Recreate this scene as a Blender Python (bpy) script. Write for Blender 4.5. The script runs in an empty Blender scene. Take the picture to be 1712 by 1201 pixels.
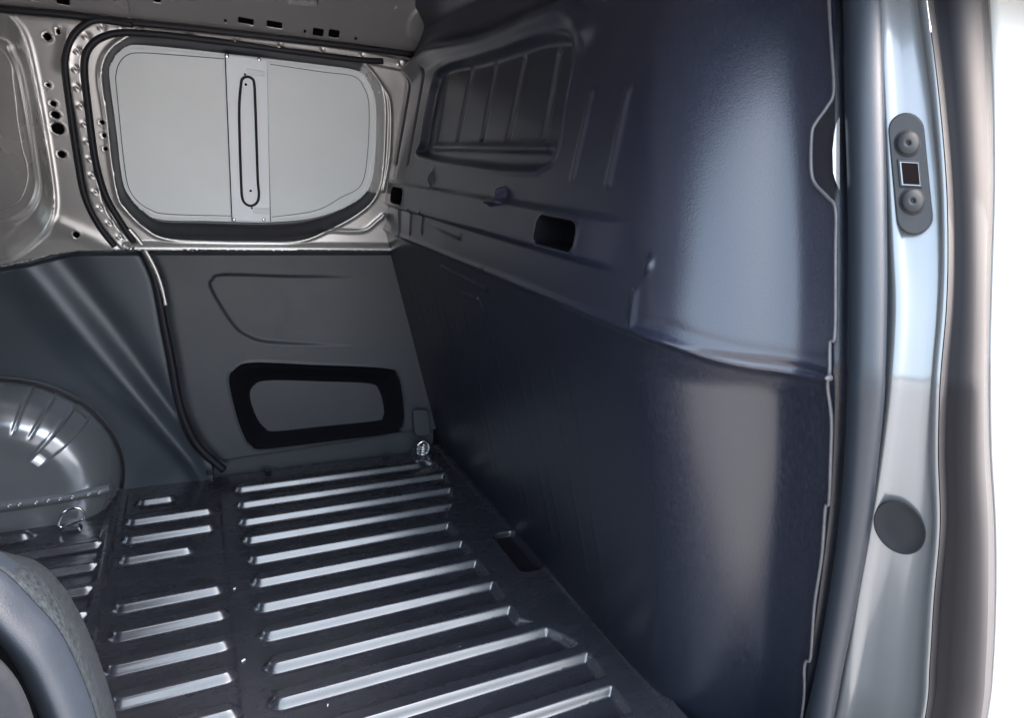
import bpy, math, random
import numpy as np
from mathutils import Matrix, Vector
random.seed(7)
S = bpy.context.scene
COL = S.collection

# ------------------------------------------------------------------ camera (solved from the vanishing points of the van)
PP = np.array([856.0, 600.5])
VX = np.array([3150.0, 445.0]) - PP          # along the van
VY = np.array([308.0, 245.0]) - PP           # across the van
FOC = math.sqrt(-(VX @ VY))
ax = np.array([*VX, FOC]); ax /= np.linalg.norm(ax)
ay = np.array([*VY, FOC]); ay /= np.linalg.norm(ay)
az = np.cross(ax, ay); az /= np.linalg.norm(az)
if az[1] > 0: az = -az
RW = np.array([ax, ay, az])
EYE = np.array([0.0, 0.0, 1.0])
cam = bpy.data.cameras.new('camera'); camo = bpy.data.objects.new('camera', cam); COL.objects.link(camo)
cam.sensor_width = 36; cam.lens = FOC / 1712 * 36; cam.clip_start = .01; cam.clip_end = 2000
camo.matrix_world = Matrix(((RW[0,0], -RW[0,1], -RW[0,2], EYE[0]), (RW[1,0], -RW[1,1], -RW[1,2], EYE[1]),
                            (RW[2,0], -RW[2,1], -RW[2,2], EYE[2]), (0,0,0,1)))
S.camera = camo

# ------------------------------------------------------------------ sky, sun, exposure
SUN_EL, SUN_AZ = 52.0, 94.0      # azimuth measured from the door side (-Y) towards the front (+X)
w = bpy.data.worlds.new('World'); S.world = w; w.use_nodes = True
nt = w.node_tree; bg = nt.nodes['Background']
sky = nt.nodes.new('ShaderNodeTexSky'); sky.sky_type = 'NISHITA'; sky.sun_disc = False
sdir = Vector((math.sin(math.radians(SUN_AZ))*math.cos(math.radians(SUN_EL)), -math.cos(math.radians(SUN_AZ))*math.cos(math.radians(SUN_EL)), math.sin(math.radians(SUN_EL))))
sky.sun_elevation = math.radians(SUN_EL); sky.sun_rotation = math.atan2(sdir.x, sdir.y)
sky.dust_density = 10.0; sky.air_density = 1.0; sky.ozone_density = 0.0
hs = nt.nodes.new('ShaderNodeHueSaturation'); hs.inputs['Saturation'].default_value = .75; hs.inputs['Hue'].default_value = .48     # thin white haze over the blue
nt.links.new(sky.outputs[0], hs.inputs['Color']); nt.links.new(hs.outputs[0], bg.inputs[0]); bg.inputs[1].default_value = .15
sl = bpy.data.lights.new('sun', 'SUN'); sl.energy = 3.0; sl.angle = math.radians(.5); sl.color = (1, .97, .92)
so = bpy.data.objects.new('sun', sl); COL.objects.link(so); so.rotation_euler = sdir.to_track_quat('Z', 'Y').to_euler()
S.view_settings.view_transform = 'Standard'; S.view_settings.look = 'None'; S.view_settings.gamma = 1
S.view_settings.use_curve_mapping = False
S.view_settings.exposure = 4.2
S.cycles.use_denoising = True; S.cycles.use_adaptive_sampling = False; S.cycles.sample_clamp_indirect = 1.0; S.cycles.blur_glossy = 1.0; S.cycles.use_light_tree = False
S.cycles.max_bounces = 10; S.cycles.diffuse_bounces = 6; S.cycles.glossy_bounces = 6

# ------------------------------------------------------------------ materials
def mat(name, col, rough=.5, metal=0., spec=.5, coat=0., noise=0., nscale=60., bump=0., bscale=300., stretch=(1,1,1), rvar=0., coat_r=.2, speck=0., ior=1.5):
    m = bpy.data.materials.new(name); m.use_nodes = True
    t = m.node_tree; b = t.nodes['Principled BSDF']
    b.inputs['Base Color'].default_value = (*col, 1); b.inputs['Roughness'].default_value = rough
    b.inputs['Metallic'].default_value = metal; b.inputs['IOR'].default_value = ior; b.inputs['Specular IOR Level'].default_value = spec
    b.inputs['Coat Weight'].default_value = coat; b.inputs['Coat Roughness'].default_value = coat_r
    tc = t.nodes.new('ShaderNodeTexCoord'); mp = t.nodes.new('ShaderNodeMapping')
    mp.inputs['Scale'].default_value = stretch; t.links.new(tc.outputs['Object'], mp.inputs[0])
    if noise or rvar:
        n = t.nodes.new('ShaderNodeTexNoise'); n.inputs['Scale'].default_value = nscale; n.inputs['Detail'].default_value = 3
        n.inputs['Roughness'].default_value = .65
        t.links.new(mp.outputs[0], n.inputs['Vector'])
        if noise:
            r = t.nodes.new('ShaderNodeMapRange'); r.inputs['From Min'].default_value = .3; r.inputs['From Max'].default_value = .7
            r.inputs['To Min'].default_value = 1-noise; r.inputs['To Max'].default_value = 1+noise
            t.links.new(n.outputs['Fac'], r.inputs['Value'])
            mx = t.nodes.new('ShaderNodeVectorMath'); mx.operation = 'SCALE'; mx.inputs[0].default_value = col
            t.links.new(r.outputs[0], mx.inputs['Scale']); t.links.new(mx.outputs[0], b.inputs['Base Color'])
        if rvar:
            r2 = t.nodes.new('ShaderNodeMapRange'); r2.inputs['From Min'].default_value = .3; r2.inputs['From Max'].default_value = .7
            r2.inputs['To Min'].default_value = rough-rvar; r2.inputs['To Max'].default_value = rough+rvar
            t.links.new(n.outputs['Fac'], r2.inputs['Value']); t.links.new(r2.outputs[0], b.inputs['Roughness'])
    if speck:      # scattered pale chips and dust
        vo = t.nodes.new('ShaderNodeTexVoronoi'); vo.inputs['Scale'].default_value = 26; t.links.new(tc.outputs['Object'], vo.inputs['Vector'])
        n2 = t.nodes.new('ShaderNodeTexNoise'); n2.inputs['Scale'].default_value = 400; t.links.new(tc.outputs['Object'], n2.inputs['Vector'])
        ad = t.nodes.new('ShaderNodeMath'); ad.operation = 'MULTIPLY_ADD'; ad.inputs[1].default_value = .06; t.links.new(n2.outputs['Fac'], ad.inputs[0]); t.links.new(vo.outputs['Distance'], ad.inputs[2])
        lt = t.nodes.new('ShaderNodeMath'); lt.operation = 'LESS_THAN'; lt.inputs[1].default_value = .062; t.links.new(ad.outputs[0], lt.inputs[0])
        sx_ = t.nodes.new('ShaderNodeSeparateColor'); t.links.new(vo.outputs['Color'], sx_.inputs[0])
        gt = t.nodes.new('ShaderNodeMath'); gt.operation = 'LESS_THAN'; gt.inputs[1].default_value = speck; t.links.new(sx_.outputs[0], gt.inputs[0])
        mu = t.nodes.new('ShaderNodeMath'); mu.operation = 'MULTIPLY'; t.links.new(lt.outputs[0], mu.inputs[0]); t.links.new(gt.outputs[0], mu.inputs[1])
        mc = t.nodes.new('ShaderNodeMix'); mc.data_type = 'RGBA'; t.links.new(mu.outputs[0], mc.inputs['Factor'])
        src = b.inputs['Base Color'].links[0].from_socket if b.inputs['Base Color'].links else None
        if src: t.links.new(src, mc.inputs['A'])
        else: mc.inputs['A'].default_value = (*col, 1)
        mc.inputs['B'].default_value = (.5,.5,.5,1); t.links.new(mc.outputs['Result'], b.inputs['Base Color'])
    if bump:
        n = t.nodes.new('ShaderNodeTexNoise'); n.inputs['Scale'].default_value = bscale; n.inputs['Detail'].default_value = 3
        t.links.new(mp.outputs[0], n.inputs['Vector'])
        bp_ = t.nodes.new('ShaderNodeBump'); bp_.inputs['Strength'].default_value = bump; bp_.inputs['Distance'].default_value = .001
        t.links.new(n.outputs['Fac'], bp_.inputs['Height']); t.links.new(bp_.outputs[0], b.inputs['Normal'])
    return m
M = dict(
    paint=mat('grey_metallic_paint', (.43,.42,.41), .25, .65, noise=.04, nscale=5, rvar=.03),
    arch=mat('arch_paint', (.29,.31,.34), .24, .7, noise=.05, nscale=6, rvar=.03),
    surround=mat('shaded_paint', (.06,.06,.068), .32, .8, noise=.05, nscale=30, bump=.08, bscale=200),  # van paint with the dim interior's reflection put into its colour
    blank=mat('window_blank_paint', (.68,.72,.73), .4, .0, noise=.03, nscale=5, bump=.08, bscale=200),
    trim=mat('dark_plastic_trim', (.038,.042,.050), .5, .0, noise=.08, nscale=18, bump=.25, bscale=700, rvar=.05),
    lower=mat('dark_lower_paint', (.045,.054,.066), .40, .3, noise=.06, nscale=6, rvar=.04),
    floor=mat('floor_paint', (.021,.022,.029), .26, ior=1.85, noise=.12, nscale=30, bump=.03, bscale=300, stretch=(.35,1,1), rvar=.055, speck=.16),
    bulk=mat('bulkhead_paint', (.0095,.012,.024), .33, ior=1.58, noise=.22, nscale=260, bump=.22, bscale=380, rvar=.05, speck=.03),
    bulklow=mat('bulkhead_lower_paint', (.008,.010,.018), .36, ior=1.54, noise=.22, nscale=200, bump=.2, bscale=300, stretch=(1,1,.45), rvar=.06, speck=.08),
    body=mat('body_paint', (.5,.5,.49), .3, .2, coat=.5, coat_r=.05, noise=.02, nscale=4),
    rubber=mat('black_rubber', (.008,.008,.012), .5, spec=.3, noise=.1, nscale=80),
    matte=mat('matte_plastic', (.009,.011,.014), .7, spec=.12, noise=.1, nscale=200),
    edge=mat('edge_metal', (.10,.10,.11), .5, .3, noise=.15, nscale=40),
    seal=mat('grey_rubber_seal', (.014,.019,.027), .4, spec=.4, noise=.06, nscale=40, bump=.25, bscale=900),
    grain=mat('grained_plastic', (.015,.019,.023), .65, spec=.1, noise=.55, nscale=230, bump=.7, bscale=260),
    pillar=mat('pillar_paint', (.15,.16,.17), .3, .5, coat=.6, coat_r=.1, noise=.03, nscale=8, bump=.8, bscale=13, stretch=(1,1,.6)),  # same van paint, darkened to offset the strong light outside
    outer=mat('outer_paint', (.005,.005,.007), .6, .0, spec=.15, coat=.0, noise=.03, nscale=8),
    cavity=mat('dark_cavity', (.004,.004,.006), .8, spec=.06),  # paints the shade inside holes near-black; also the black pocket rim
    plate=mat('striker_plastic', (.011,.012,.0135), .5, spec=.3, noise=.06, nscale=60),
    cap=mat('grommet_plastic', (.013,.0145,.017), .7, spec=.15, noise=.03, nscale=60, bump=.15, bscale=900),
    chrome=mat('bright_steel', (.75,.75,.76), .16, 1.0),
    concrete=mat('concrete', (.070,.072,.076), .85, noise=.15, nscale=3, bump=.3, bscale=30),
    scrap=mat('white_scrap', (.75,.75,.72), .7),
    socket=mat('socket_brown', (.004,.0025,.0025), .6, spec=.04),
    brace=mat('brace_paint', (.66,.70,.735), .4, .08, noise=.03, nscale=6),
)

# ------------------------------------------------------------------ object helpers
def empty(name, loc=(0,0,0)):
    o = bpy.data.objects.new(name, None); o.location = loc; COL.objects.link(o); return o
def tag(o, label=None, cat=None, group=None, kind=None):
    for k, v in (('label', label), ('category', cat), ('group', group), ('kind', kind)):
        if v: o[k] = v
    return o
def link(name, me, parent=None, mats=()):
    for m in mats: me.materials.append(M[m] if isinstance(m, str) else m)
    o = bpy.data.objects.new(name, me); COL.objects.link(o); o.parent = parent; return o
def mesh(name, v, f, m, parent=None, smooth=True, normals=None, midx=None):
    me = bpy.data.meshes.new(name)
    v = np.asarray(v, float)
    if len({len(q) for q in f}) == 1:
        f = np.asarray(f)
        k = f.shape[1]
        me.vertices.add(len(v)); me.vertices.foreach_set('co', v.ravel())
        me.loops.add(f.size); me.loops.foreach_set('vertex_index', f.ravel().astype(np.int32))
        me.polygons.add(len(f)); me.polygons.foreach_set('loop_start', np.arange(0, f.size, k, dtype=np.int32))
        me.update(calc_edges=True)
    else:
        me.from_pydata([tuple(p) for p in v], [], [tuple(int(i) for i in q) for q in f]); me.update()
    mats = [m] if isinstance(m, str) else list(m)
    o = link(name, me, parent, mats)
    me.polygons.foreach_set('use_smooth', [bool(smooth)]*len(me.polygons))
    if midx is not None: me.polygons.foreach_set('material_index', np.asarray(midx, np.int32))
    if normals is not None:
        me.normals_split_custom_set_from_vertices([tuple(n) for n in normals])
    me.update()
    return o
def grid_normals(P, flip):
    du = np.gradient(P, axis=0); dv = np.gradient(P, axis=1)
    n = np.cross(du, dv); n /= np.linalg.norm(n, axis=2, keepdims=True)
    return -n if flip else n
def sheet_parts(P, lab, mi, specs, parentmap, flip=False):
    """P (n,m,3) grid; lab (n-1,m-1) which part a cell belongs to; mi material index per cell; specs {lab:(name, mats, parent)}"""
    n, m = P.shape[:2]
    N = grid_normals(P, flip).reshape(-1, 3); V = P.reshape(-1, 3)
    idx = np.arange(n*m).reshape(n, m)
    q = np.stack([idx[:-1,:-1], idx[1:,:-1], idx[1:,1:], idx[:-1,1:]], -1)
    if flip: q = q[..., ::-1]
    out = {}
    for L, (name, mats, parent) in specs.items():
        sel = lab == L
        if not sel.any(): continue
        f = q[sel]; u, inv = np.unique(f, return_inverse=True)
        par = out[parent] if isinstance(parent, int) else parent
        out[L] = mesh(name, V[u], inv.reshape(-1, 4), mats, par, normals=N[u], midx=mi[sel] if len(mats) > 1 and not isinstance(mats, str) else None)
    return out
def catmull(pts, n=12, closed=False):
    pts = np.asarray(pts, float); L = len(pts); out = []
    rng = range(L) if closed else range(L-1)
    for i in rng:
        g = (lambda k: pts[k % L]) if closed else (lambda k: pts[min(max(k, 0), L-1)])
        p0, p1, p2, p3 = g(i-1), g(i), g(i+1), g(i+2)
        for k in range(n):
            t = k/n
            out.append(.5*((2*p1)+(-p0+p2)*t+(2*p0-5*p1+4*p2-p3)*t*t+(-p0+3*p1-3*p2+p3)*t**3))
    if not closed: out.append(pts[-1])
    return np.array(out)
def seg_dist(U, V, path, closed=False, pad=.08):
    """unsigned distance of grid points to a polyline, only near it (else = pad)"""
    D = np.full(U.shape, 1e3); p = np.asarray(path)
    a = p if closed else p[:-1]; b = np.roll(p, -1, 0) if closed else p[1:]
    for (x0, y0), (x1, y1) in zip(a, b):
        dx, dy = x1-x0, y1-y0; l2 = dx*dx+dy*dy
        if l2 < 1e-14: continue
        msk = (U > min(x0,x1)-pad) & (U < max(x0,x1)+pad) & (V > min(y0,y1)-pad) & (V < max(y0,y1)+pad)
        if not msk.any(): continue
        u = U[msk]; v = V[msk]
        t = np.clip(((u-x0)*dx+(v-y0)*dy)/l2, 0, 1)
        D[msk] = np.minimum(D[msk], np.hypot(u-x0-t*dx, v-y0-t*dy))
    return np.minimum(D, pad)
def inside(U, V, poly):
    r = np.zeros(U.shape, bool); p = np.asarray(poly); q = np.roll(p, -1, 0)
    for (x0, y0), (x1, y1) in zip(p, q):
        if y0 == y1: continue
        c = (V > min(y0,y1)) & (V <= max(y0,y1))
        xi = x0+(V-y0)*(x1-x0)/(y1-y0)
        r ^= c & (U < xi)
    return r
def sdf(U, V, poly, pad=.08):
    d = seg_dist(U, V, poly, True, pad); return np.where(inside(U, V, poly), -d, d)
def sm(x): x = np.clip(x, 0, 1); return x*x*(3-2*x)
def rbox(U, V, cu, cv, hu, hv, r):
    a = np.abs(U-cu)-hu+r; b = np.abs(V-cv)-hv+r
    return np.hypot(np.maximum(a,0), np.maximum(b,0))+np.minimum(np.maximum(a,b),0)-r
def tube(name, path, r, m, parent, k=10, squash=1., closed=False):
    P = np.asarray(path, float); n = len(P)
    rr = np.broadcast_to(np.asarray(r, float), (n,))
    T = (np.roll(P,-1,0)-np.roll(P,1,0)) if closed else np.gradient(P, axis=0)
    T /= np.linalg.norm(T, axis=1, keepdims=True)
    ref = np.array([0,1.,0])
    a = np.cross(T, ref); bad = np.linalg.norm(a,axis=1) < .05
    a[bad] = np.cross(T[bad], [1.,0,0]); a /= np.linalg.norm(a,axis=1,keepdims=True)
    b = np.cross(T, a)
    an = np.linspace(0, 2*np.pi, k, endpoint=False)
    V = P[:,None]+rr[:,None,None]*(np.cos(an)[None,:,None]*a[:,None]+squash*np.sin(an)[None,:,None]*b[:,None])
    V = V.reshape(-1,3); f = []
    for i in range(n if closed else n-1):
        for j in range(k):
            i2 = (i+1) % n
            f.append((i*k+j, i*k+(j+1)%k, i2*k+(j+1)%k, i2*k+j))
    F = [tuple(q) for q in f]
    if not closed: F += [tuple(range(k-1,-1,-1)), tuple((n-1)*k+j for j in range(k))]
    return mesh(name, V, F if not closed else np.array(f), m, parent)
def loft(name, rows, m, parent, midx=None, flip=False, close=False):
    """rows: list of (n,3) lines"""
    P = np.stack(rows, 0)
    if close: P = np.concatenate([P, P[:1]], 0)
    n, k = P.shape[:2]; idx = np.arange(n*k).reshape(n,k)
    q = np.stack([idx[:-1,:-1], idx[1:,:-1], idx[1:,1:], idx[:-1,1:]], -1).reshape(-1,4)
    if flip: q = q[:, ::-1]
    return mesh(name, P.reshape(-1,3), q, m, parent)
def prism(name, front, back, m, parent, smooth=False, bevel=0.):
    n = len(front); V = list(front)+list(back)
    F = [tuple(range(n)), tuple(range(2*n-1, n-1, -1))]+[(i, n+i, n+(i+1)%n, (i+1)%n) for i in range(n)]
    o = mesh(name, V, F, m, parent, smooth)
    if bevel:
        md = o.modifiers.new('bevel', 'BEVEL'); md.width = bevel; md.segments = 2; md.limit_method = 'ANGLE'
    return o
def box(name, x0, x1, y0, y1, z0, z1, m, parent, bevel=.003):
    b = [(x0,y0,z0),(x1,y0,z0),(x1,y1,z0),(x0,y1,z0)]; t = [(x,y,z1) for x,y,_ in b]
    return prism(name, t, b, m, parent, bevel=bevel)

# ------------------------------------------------------------------ measured surfaces of the van
def ray(px, py): return RW @ np.array([px-PP[0], py-PP[1], FOC])
def hit(px, py, fn):
    """point where the sight line of a measured photo point meets a surface  (fn(p)=0, bisected)"""
    d = ray(px, py); d = d/np.linalg.norm(d); a, b = .2, 4.
    ts = np.linspace(a, b, 80); fs = np.array([fn(EYE+t*d) for t in ts])
    i = np.where(fs[:-1]*fs[1:] <= 0)[0][0]; a, b = ts[i], ts[i+1]; fa = fs[i]
    for _ in range(30):
        c = (a+b)/2; fc = fn(EYE+c*d)
        if fc*fa <= 0: b = c
        else: a, fa = c, fc
    return EYE+(a+b)/2*d
ZB = .742
def wall_y(z):
    z = np.asarray(z, float)
    k = np.maximum(z-1.285, 0)
    return 2.08-.055*np.clip((z-ZB)/.53, 0, 1)-1.05*np.sqrt(k*k+.0004)+1.05*.02
def wp(px, py, off=0.): return hit(px, py, lambda p: p[1]-(float(wall_y(p[2]))-off))
def wuv(pts, off=0., n=0, closed=True):
    q = np.array([wp(x, y, off)[[0,2]] for x, y in pts])
    return catmull(q, n, closed) if n else q
def base_x(z):
    z = np.asarray(z, float)
    return np.where(z > .79, .555+.13*(z-.79), .555+.222*(.79-z)/.79)
PRO = catmull(np.array([(-.02,.146),(0,.1436),(.0233,.1403),(.0458,.1355),(.0583,.1282),(.0703,.1139),(.0845,.0904),(.1024,.0657),(.1246,.0435),(.1447,.029),(.168,.0166),(.197,.007),(.25,.003),(.35,.001),(.45,0),(.6,0),(.85,0),(1.2,0),(1.75,0)]), 24)
_ks = np.exp(-np.linspace(-2,2,37)**2); _ks /= _ks.sum()
_al = np.concatenate([[0], np.cumsum(np.linalg.norm(np.diff(PRO, axis=0), axis=1))])
_tt = np.arange(0, _al[-1], .0015)
PRO = np.stack([np.interp(_tt, _al, PRO[:,0]), np.interp(_tt, _al, PRO[:,1])], 1)
PRO = np.stack([np.convolve(np.pad(PRO[:,k], 18, 'reflect', reflect_type='odd'), _ks, 'valid') for k in (0,1)], 1)
def curl(s): return np.interp(s, PRO[:,0], PRO[:,1])
C0 = float(curl(0.))
def vline(pts, n=10):
    """a vertical contour through measured photo points, continued past the frame"""
    return catmull(np.asarray(pts, float), n)
L1 = vline([(1380,-330),(1390,-150),(1397,0),(1396,150),(1396,300),(1397,450),(1395,600),(1388,830),(1352,1110),(1335,1201),(1280,1450),(1240,1650)])
E1 = np.array([hit(x, y, lambda p: p[0]-(float(base_x(p[2]))+C0)) for x, y in L1])      # bulkhead's free edge
def yend(z): o = np.argsort(E1[:,2]); return np.interp(z, E1[o,2], E1[o,1])
def bulk_x(y, z): return base_x(z)+curl(y-yend(z))
def bp(px, py, off=0.): return hit(px, py, lambda p: p[0]-(float(bulk_x(p[1], p[2]))-off))
def fp(px, py, z=0.):
    d = ray(px, py); return EYE+d*(z-EYE[2])/d[2]

# ================================================================== the van
van = tag(empty('cargo_van', (0, .45, 0)), 'empty cargo van seen through its open side door, dark ribbed floor and bulkhead', 'van')
van.location = (0,0,0)

# ------------------------------------------------------------------ floor: one pressed sheet, ribs 100 mm apart
fx = np.arange(-.66, .8001, .0045); fy = np.arange(.44, 2.0901, .0021)
FX, FY = np.meshgrid(fx, fy, indexing='ij')
H = .018
ribs = []
xl = [.091,.091,.09,.095,.1,.1,.099,.1,.102,.1,.105,.11,.11,.11,.11]
for i in range(15): ribs.append((xl[i]+.006, .78, 1.978-.0998*i, 0))
ribs[0] = (.097, .655, 1.978, 0)
for x0, x1, y in [(-.178,-.10,1.982),(-.197,-.001,1.873),(-.199,.0,1.777),(-.199,-.055,1.681),(-.196,.006,1.483),(-.194,.008,1.384),(-.194,.01,1.283),(-.178,.012,1.186),(-.19,.012,1.086),(-.19,.012,.986),(-.19,.012,.786),(-.19,.012,.686)]:
    ribs.append((x0+.012, x1-.006, y, 1))
for i in range(11): ribs.append((-.9, -.268 if i else -.44, 1.882-.0998*i, 2))
hgt = np.zeros(FX.shape); rid = np.full(FX.shape, -1)
def prof(d, w=.0262, run=.0118):
    t = np.clip((w-d)/run, 0, 1); return H*(.55*sm(t)+.45*t)
for k, (x0, x1, y, g) in enumerate(ribs):
    jit = .0012*math.sin(k*2.3)
    d = np.hypot(np.maximum(np.maximum(x0-FX, FX-x1), 0)*.8, FY-y-jit)
    hk = prof(d, .0235 if g == 0 else .0215); 
    rid[(d < .030) & (FX < .60 if g == 0 else True)] = k
    hgt = np.maximum(hgt, hk)
bx_ = np.interp(FY, [.3,.8,.95,.99,1.03,1.09,1.12,1.35,1.58,1.62,1.68,1.72,1.78,1.9,1.96,2.0], [.70,.705,.712,.708,.69,.65,.622,.620,.615,.628,.676,.684,.70,.712,.70,.67])
plat = H*sm((FX-bx_)/.012+.5)
hgt = np.maximum(hgt, plat)
platl = H*.8*sm((FX+.262)/.016)*sm((-.226-FX)/.006)
hgt = np.maximum(hgt, platl)
# faint pressed creases where the valleys start to rise to the border
for i in range(14):
    yc = 1.928-.0998*i; xc = float(np.interp(yc, fy, bx_[0]))-.055+.01*math.sin(i*1.7)
    dd = np.where(np.abs(FY-yc) < .028, np.abs(FX-xc-(FY-yc)*.1), 1)
    hgt += .0012*np.exp(-(dd/.003)**2)
# sheet joints, drain pocket, edge step
hgt += .0016*sm((FX-.031)/.004)+.0016*np.exp(-((FX-.034)/.0025)**2)
hgt += .0035*np.exp(-((FX+.222)/.003)**2)+.0022*np.exp(-((FX+.211)/.0025)**2)
hgt += .0016*np.exp(-((FY-1.925-.02*FX)/.0025)**2)*((FX > -.205) & (FX < .03))
hgt += .004*sm((FX-(.765+.012*np.sin(FY*2.2)))/.004)
pk = rbox(FX, FY, .742, 1.365, .035, .098, .022); hgt -= .014*sm(-pk/.006)
hgt += .0025*np.exp(-(pk/.004)**2)
rng = np.random.default_rng(3)
for _ in range(70):                                       # slight unevenness of a used sheet
    cx, cy, r = rng.uniform(-.6,.78), rng.uniform(.5,2.05), rng.uniform(.03,.12)
    hgt += rng.uniform(-.0007,.0007)*np.exp(-((FX-cx)**2+(FY-cy)**2)/r**2)
FP = np.stack([FX, FY, hgt-.004], -1)
clab = rid[:-1,:-1].copy(); fmi = (pk[:-1,:-1] < -.004).astype(int)
specs = {-1: ('floor', ('floor','rubber'), van)}
for k in range(len(ribs)): specs[k] = ('rib', 'floor', -1)
fl = sheet_parts(FP, clab, fmi, specs, None)
floor_o = fl[-1]
box('floor_extension', -2.1, -.66, .44, 2.09, -.06, -.005, 'floor', van, 0)
box('underbody', -2.1, 2.6, .46, 2.13, -.2, -.062, 'outer', van, .02)

# ------------------------------------------------------------------ far side wall (x, z) with its closed sliding door
wx = np.arange(-.80, .7601, .0026); wz = np.arange(-.03, 1.48, .0026)
U, V = np.meshgrid(wx, wz, indexing='ij')
rel = np.zeros(U.shape); wmi = np.zeros(U.shape, int)
HW = .0026
def snap(fn):
    global U, V
    d = fn(U, V); m_ = np.abs(d) < .6*HW
    gu = np.gradient(d, HW, axis=0); gv = np.gradient(d, HW, axis=1); g2 = np.maximum(gu*gu+gv*gv, .3)
    U = np.where(m_, U-d*gu/g2, U); V = np.where(m_, V-d*gv/g2, V)
def avg(a): return .25*(a[:-1,:-1]+a[1:,:-1]+a[1:,1:]+a[:-1,1:])
# paths
belt_l = wuv([(-150,462),(0,446),(75,430),(130,420),(245,419)])
belt_zf = lambda U: np.interp(U, [belt_l[0,0],belt_l[1,0],belt_l[2,0],belt_l[3,0],belt_l[4,0],.6], [belt_l[0,1],belt_l[1,1],belt_l[2,1],belt_l[3,1],belt_l[4,1],wp(600,419)[2]])
win_out = wuv([(202,70),(178,95),(171,131),(180,195),(187,262),(198,326),(210,348),(240,378),(277,398),(350,402),(430,403),(500,402),(540,388),(590,362),(622,335),(636,300),(641,240),(642,175),(634,145),(616,118),(590,102),(480,84),(350,68),(240,58)], 0, 6)
win_in = wuv([(182,116),(187,103),(196,88),(211,77),(230,74),(300,80),(372,88),(447,97),(540,108),(593,116),(612,128),(626,157),(630,195),(628,262),(619,311),(594,338),(533,363),(451,372),(350,370),(270,368),(240,354),(217,330),(204,300),(195,225),(185,150)], -.04, 6)
q_out = wuv([(-300,30),(-100,12),(0,22),(22,34),(41,64),(56,124),(75,225),(90,330),(82,375),(56,404),(22,427),(0,431),(-100,440),(-300,440),(-330,240)], 0, 6)
q_in = wuv([(-290,80),(-100,55),(0,64),(19,86),(34,127),(49,210),(61,285),(62,318),(49,348),(22,367),(0,371),(-100,380),(-290,380),(-310,230)], -.04, 6)
sc6 = lambda L: [(300+x/2.794, 400+y/2.794) for x, y in L]
po = wuv(sc6([(232,665),(258,612),(340,580),(620,590),(960,606),(1022,640),(1045,740),(1050,850),(1032,890),(1000,912),(700,950),(400,986),(335,968),(300,920),(262,810)]), 0, 6)
pi_ = wuv(sc6([(332,745),(350,692),(420,668),(660,672),(890,682),(938,715),(960,800),(955,838),(925,856),(680,882),(450,906),(402,890),(362,840)]), -.02, 6)
holes = [(79.5,61,6.5,6.5),(97.5,52.5,3,5.5),(80.5,142,3.2,3.2),(89,173,4.8,4.4),(93,192,6.8,6),(96.7,214.5,10.5,9.5),(103,258,6.6,5.6),(127.7,392.5,5.2,5.4),(171,204.5,3.6,3.4),
         (376.8,33.7,2.6,2.6),(510,51.3,2.4,2.4),(595,63.7,2.2,2.6)]
boxes = [(411,34.3,12.8,4.6),(459,40,12.8,4.8),(532,52.8,9,6),(558.7,55.4,9,6),(105,0,10.5,5.5),(57,-5,6,4),(262,-4,6,6),(174,226.5,3.2,3.2),(176.8,249,3.2,3)]
hole_fns = []
for x, y, a, b in holes:
    c = wp(x, y)[[0,2]]; sx = abs(wp(x+a,y)[0]-c[0]); sy = abs(wp(x,y+b)[2]-c[1])
    hole_fns.append(lambda U, V, c=c, sx=sx, sy=sy: (np.hypot((U-c[0])/sx, (V-c[1])/sy)-1)*min(sx, sy))
for x, y, a, b in boxes:
    c = wp(x, y)[[0,2]]; sx = abs(wp(x+a,y)[0]-c[0]); sy = abs(wp(x,y+b)[2]-c[1])
    hole_fns.append(lambda U, V, c=c, sx=sx, sy=sy: rbox(U, V, c[0], c[1]-.02*(U-c[0]), sx, sy, .002))
for poly in (win_out, win_in, po, pi_, q_out): snap(lambda a, b, poly=poly: sdf(a, b, poly, .03))
for f_ in hole_fns: snap(f_)
snap(lambda a, b: b-belt_zf(a))
belt_z = belt_zf(U)
def recess(o, i, depth, ease=1.):
    so_, si = sdf(U, V, o, .2), sdf(U, V, i, .2)
    t = np.where(so_ >= 0, 0, np.where(si <= 0, 1, -so_/np.maximum(-so_+si, 1e-6)))
    return t, -depth*sm(t)**ease, so_, si
tw, dw, swo, swi = recess(win_out, win_in, .05)
tq, dq, sqo, sqi = recess(q_out, q_in, .055)
above = V > belt_z
rel += np.where(above, dw+dq, 0)
# rolled rims round both openings
rel += np.where(above, .005*np.exp(-((swo-.003)/.005)**2)+.004*np.exp(-((swi+.003)/.004)**2), 0)
rel += np.where(above, .005*np.exp(-(sqo/.007)**2)+.006*np.exp(-(sqi/.005)**2), 0)
# second rim pressed at the front lower corner of the door
rim2 = wuv([(545,384),(605,386),(630,370),(641,360)], 0, 8, False)
rel += np.where(above, .006*np.exp(-(seg_dist(U,V,rim2)/.006)**2), 0)
rim3 = wuv([(612,110),(640,145),(652,180),(650,262),(640,318)], 0, 8, False)
rel += np.where(above, .006*np.exp(-(seg_dist(U,V,rim3)/.005)**2), 0)
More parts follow.
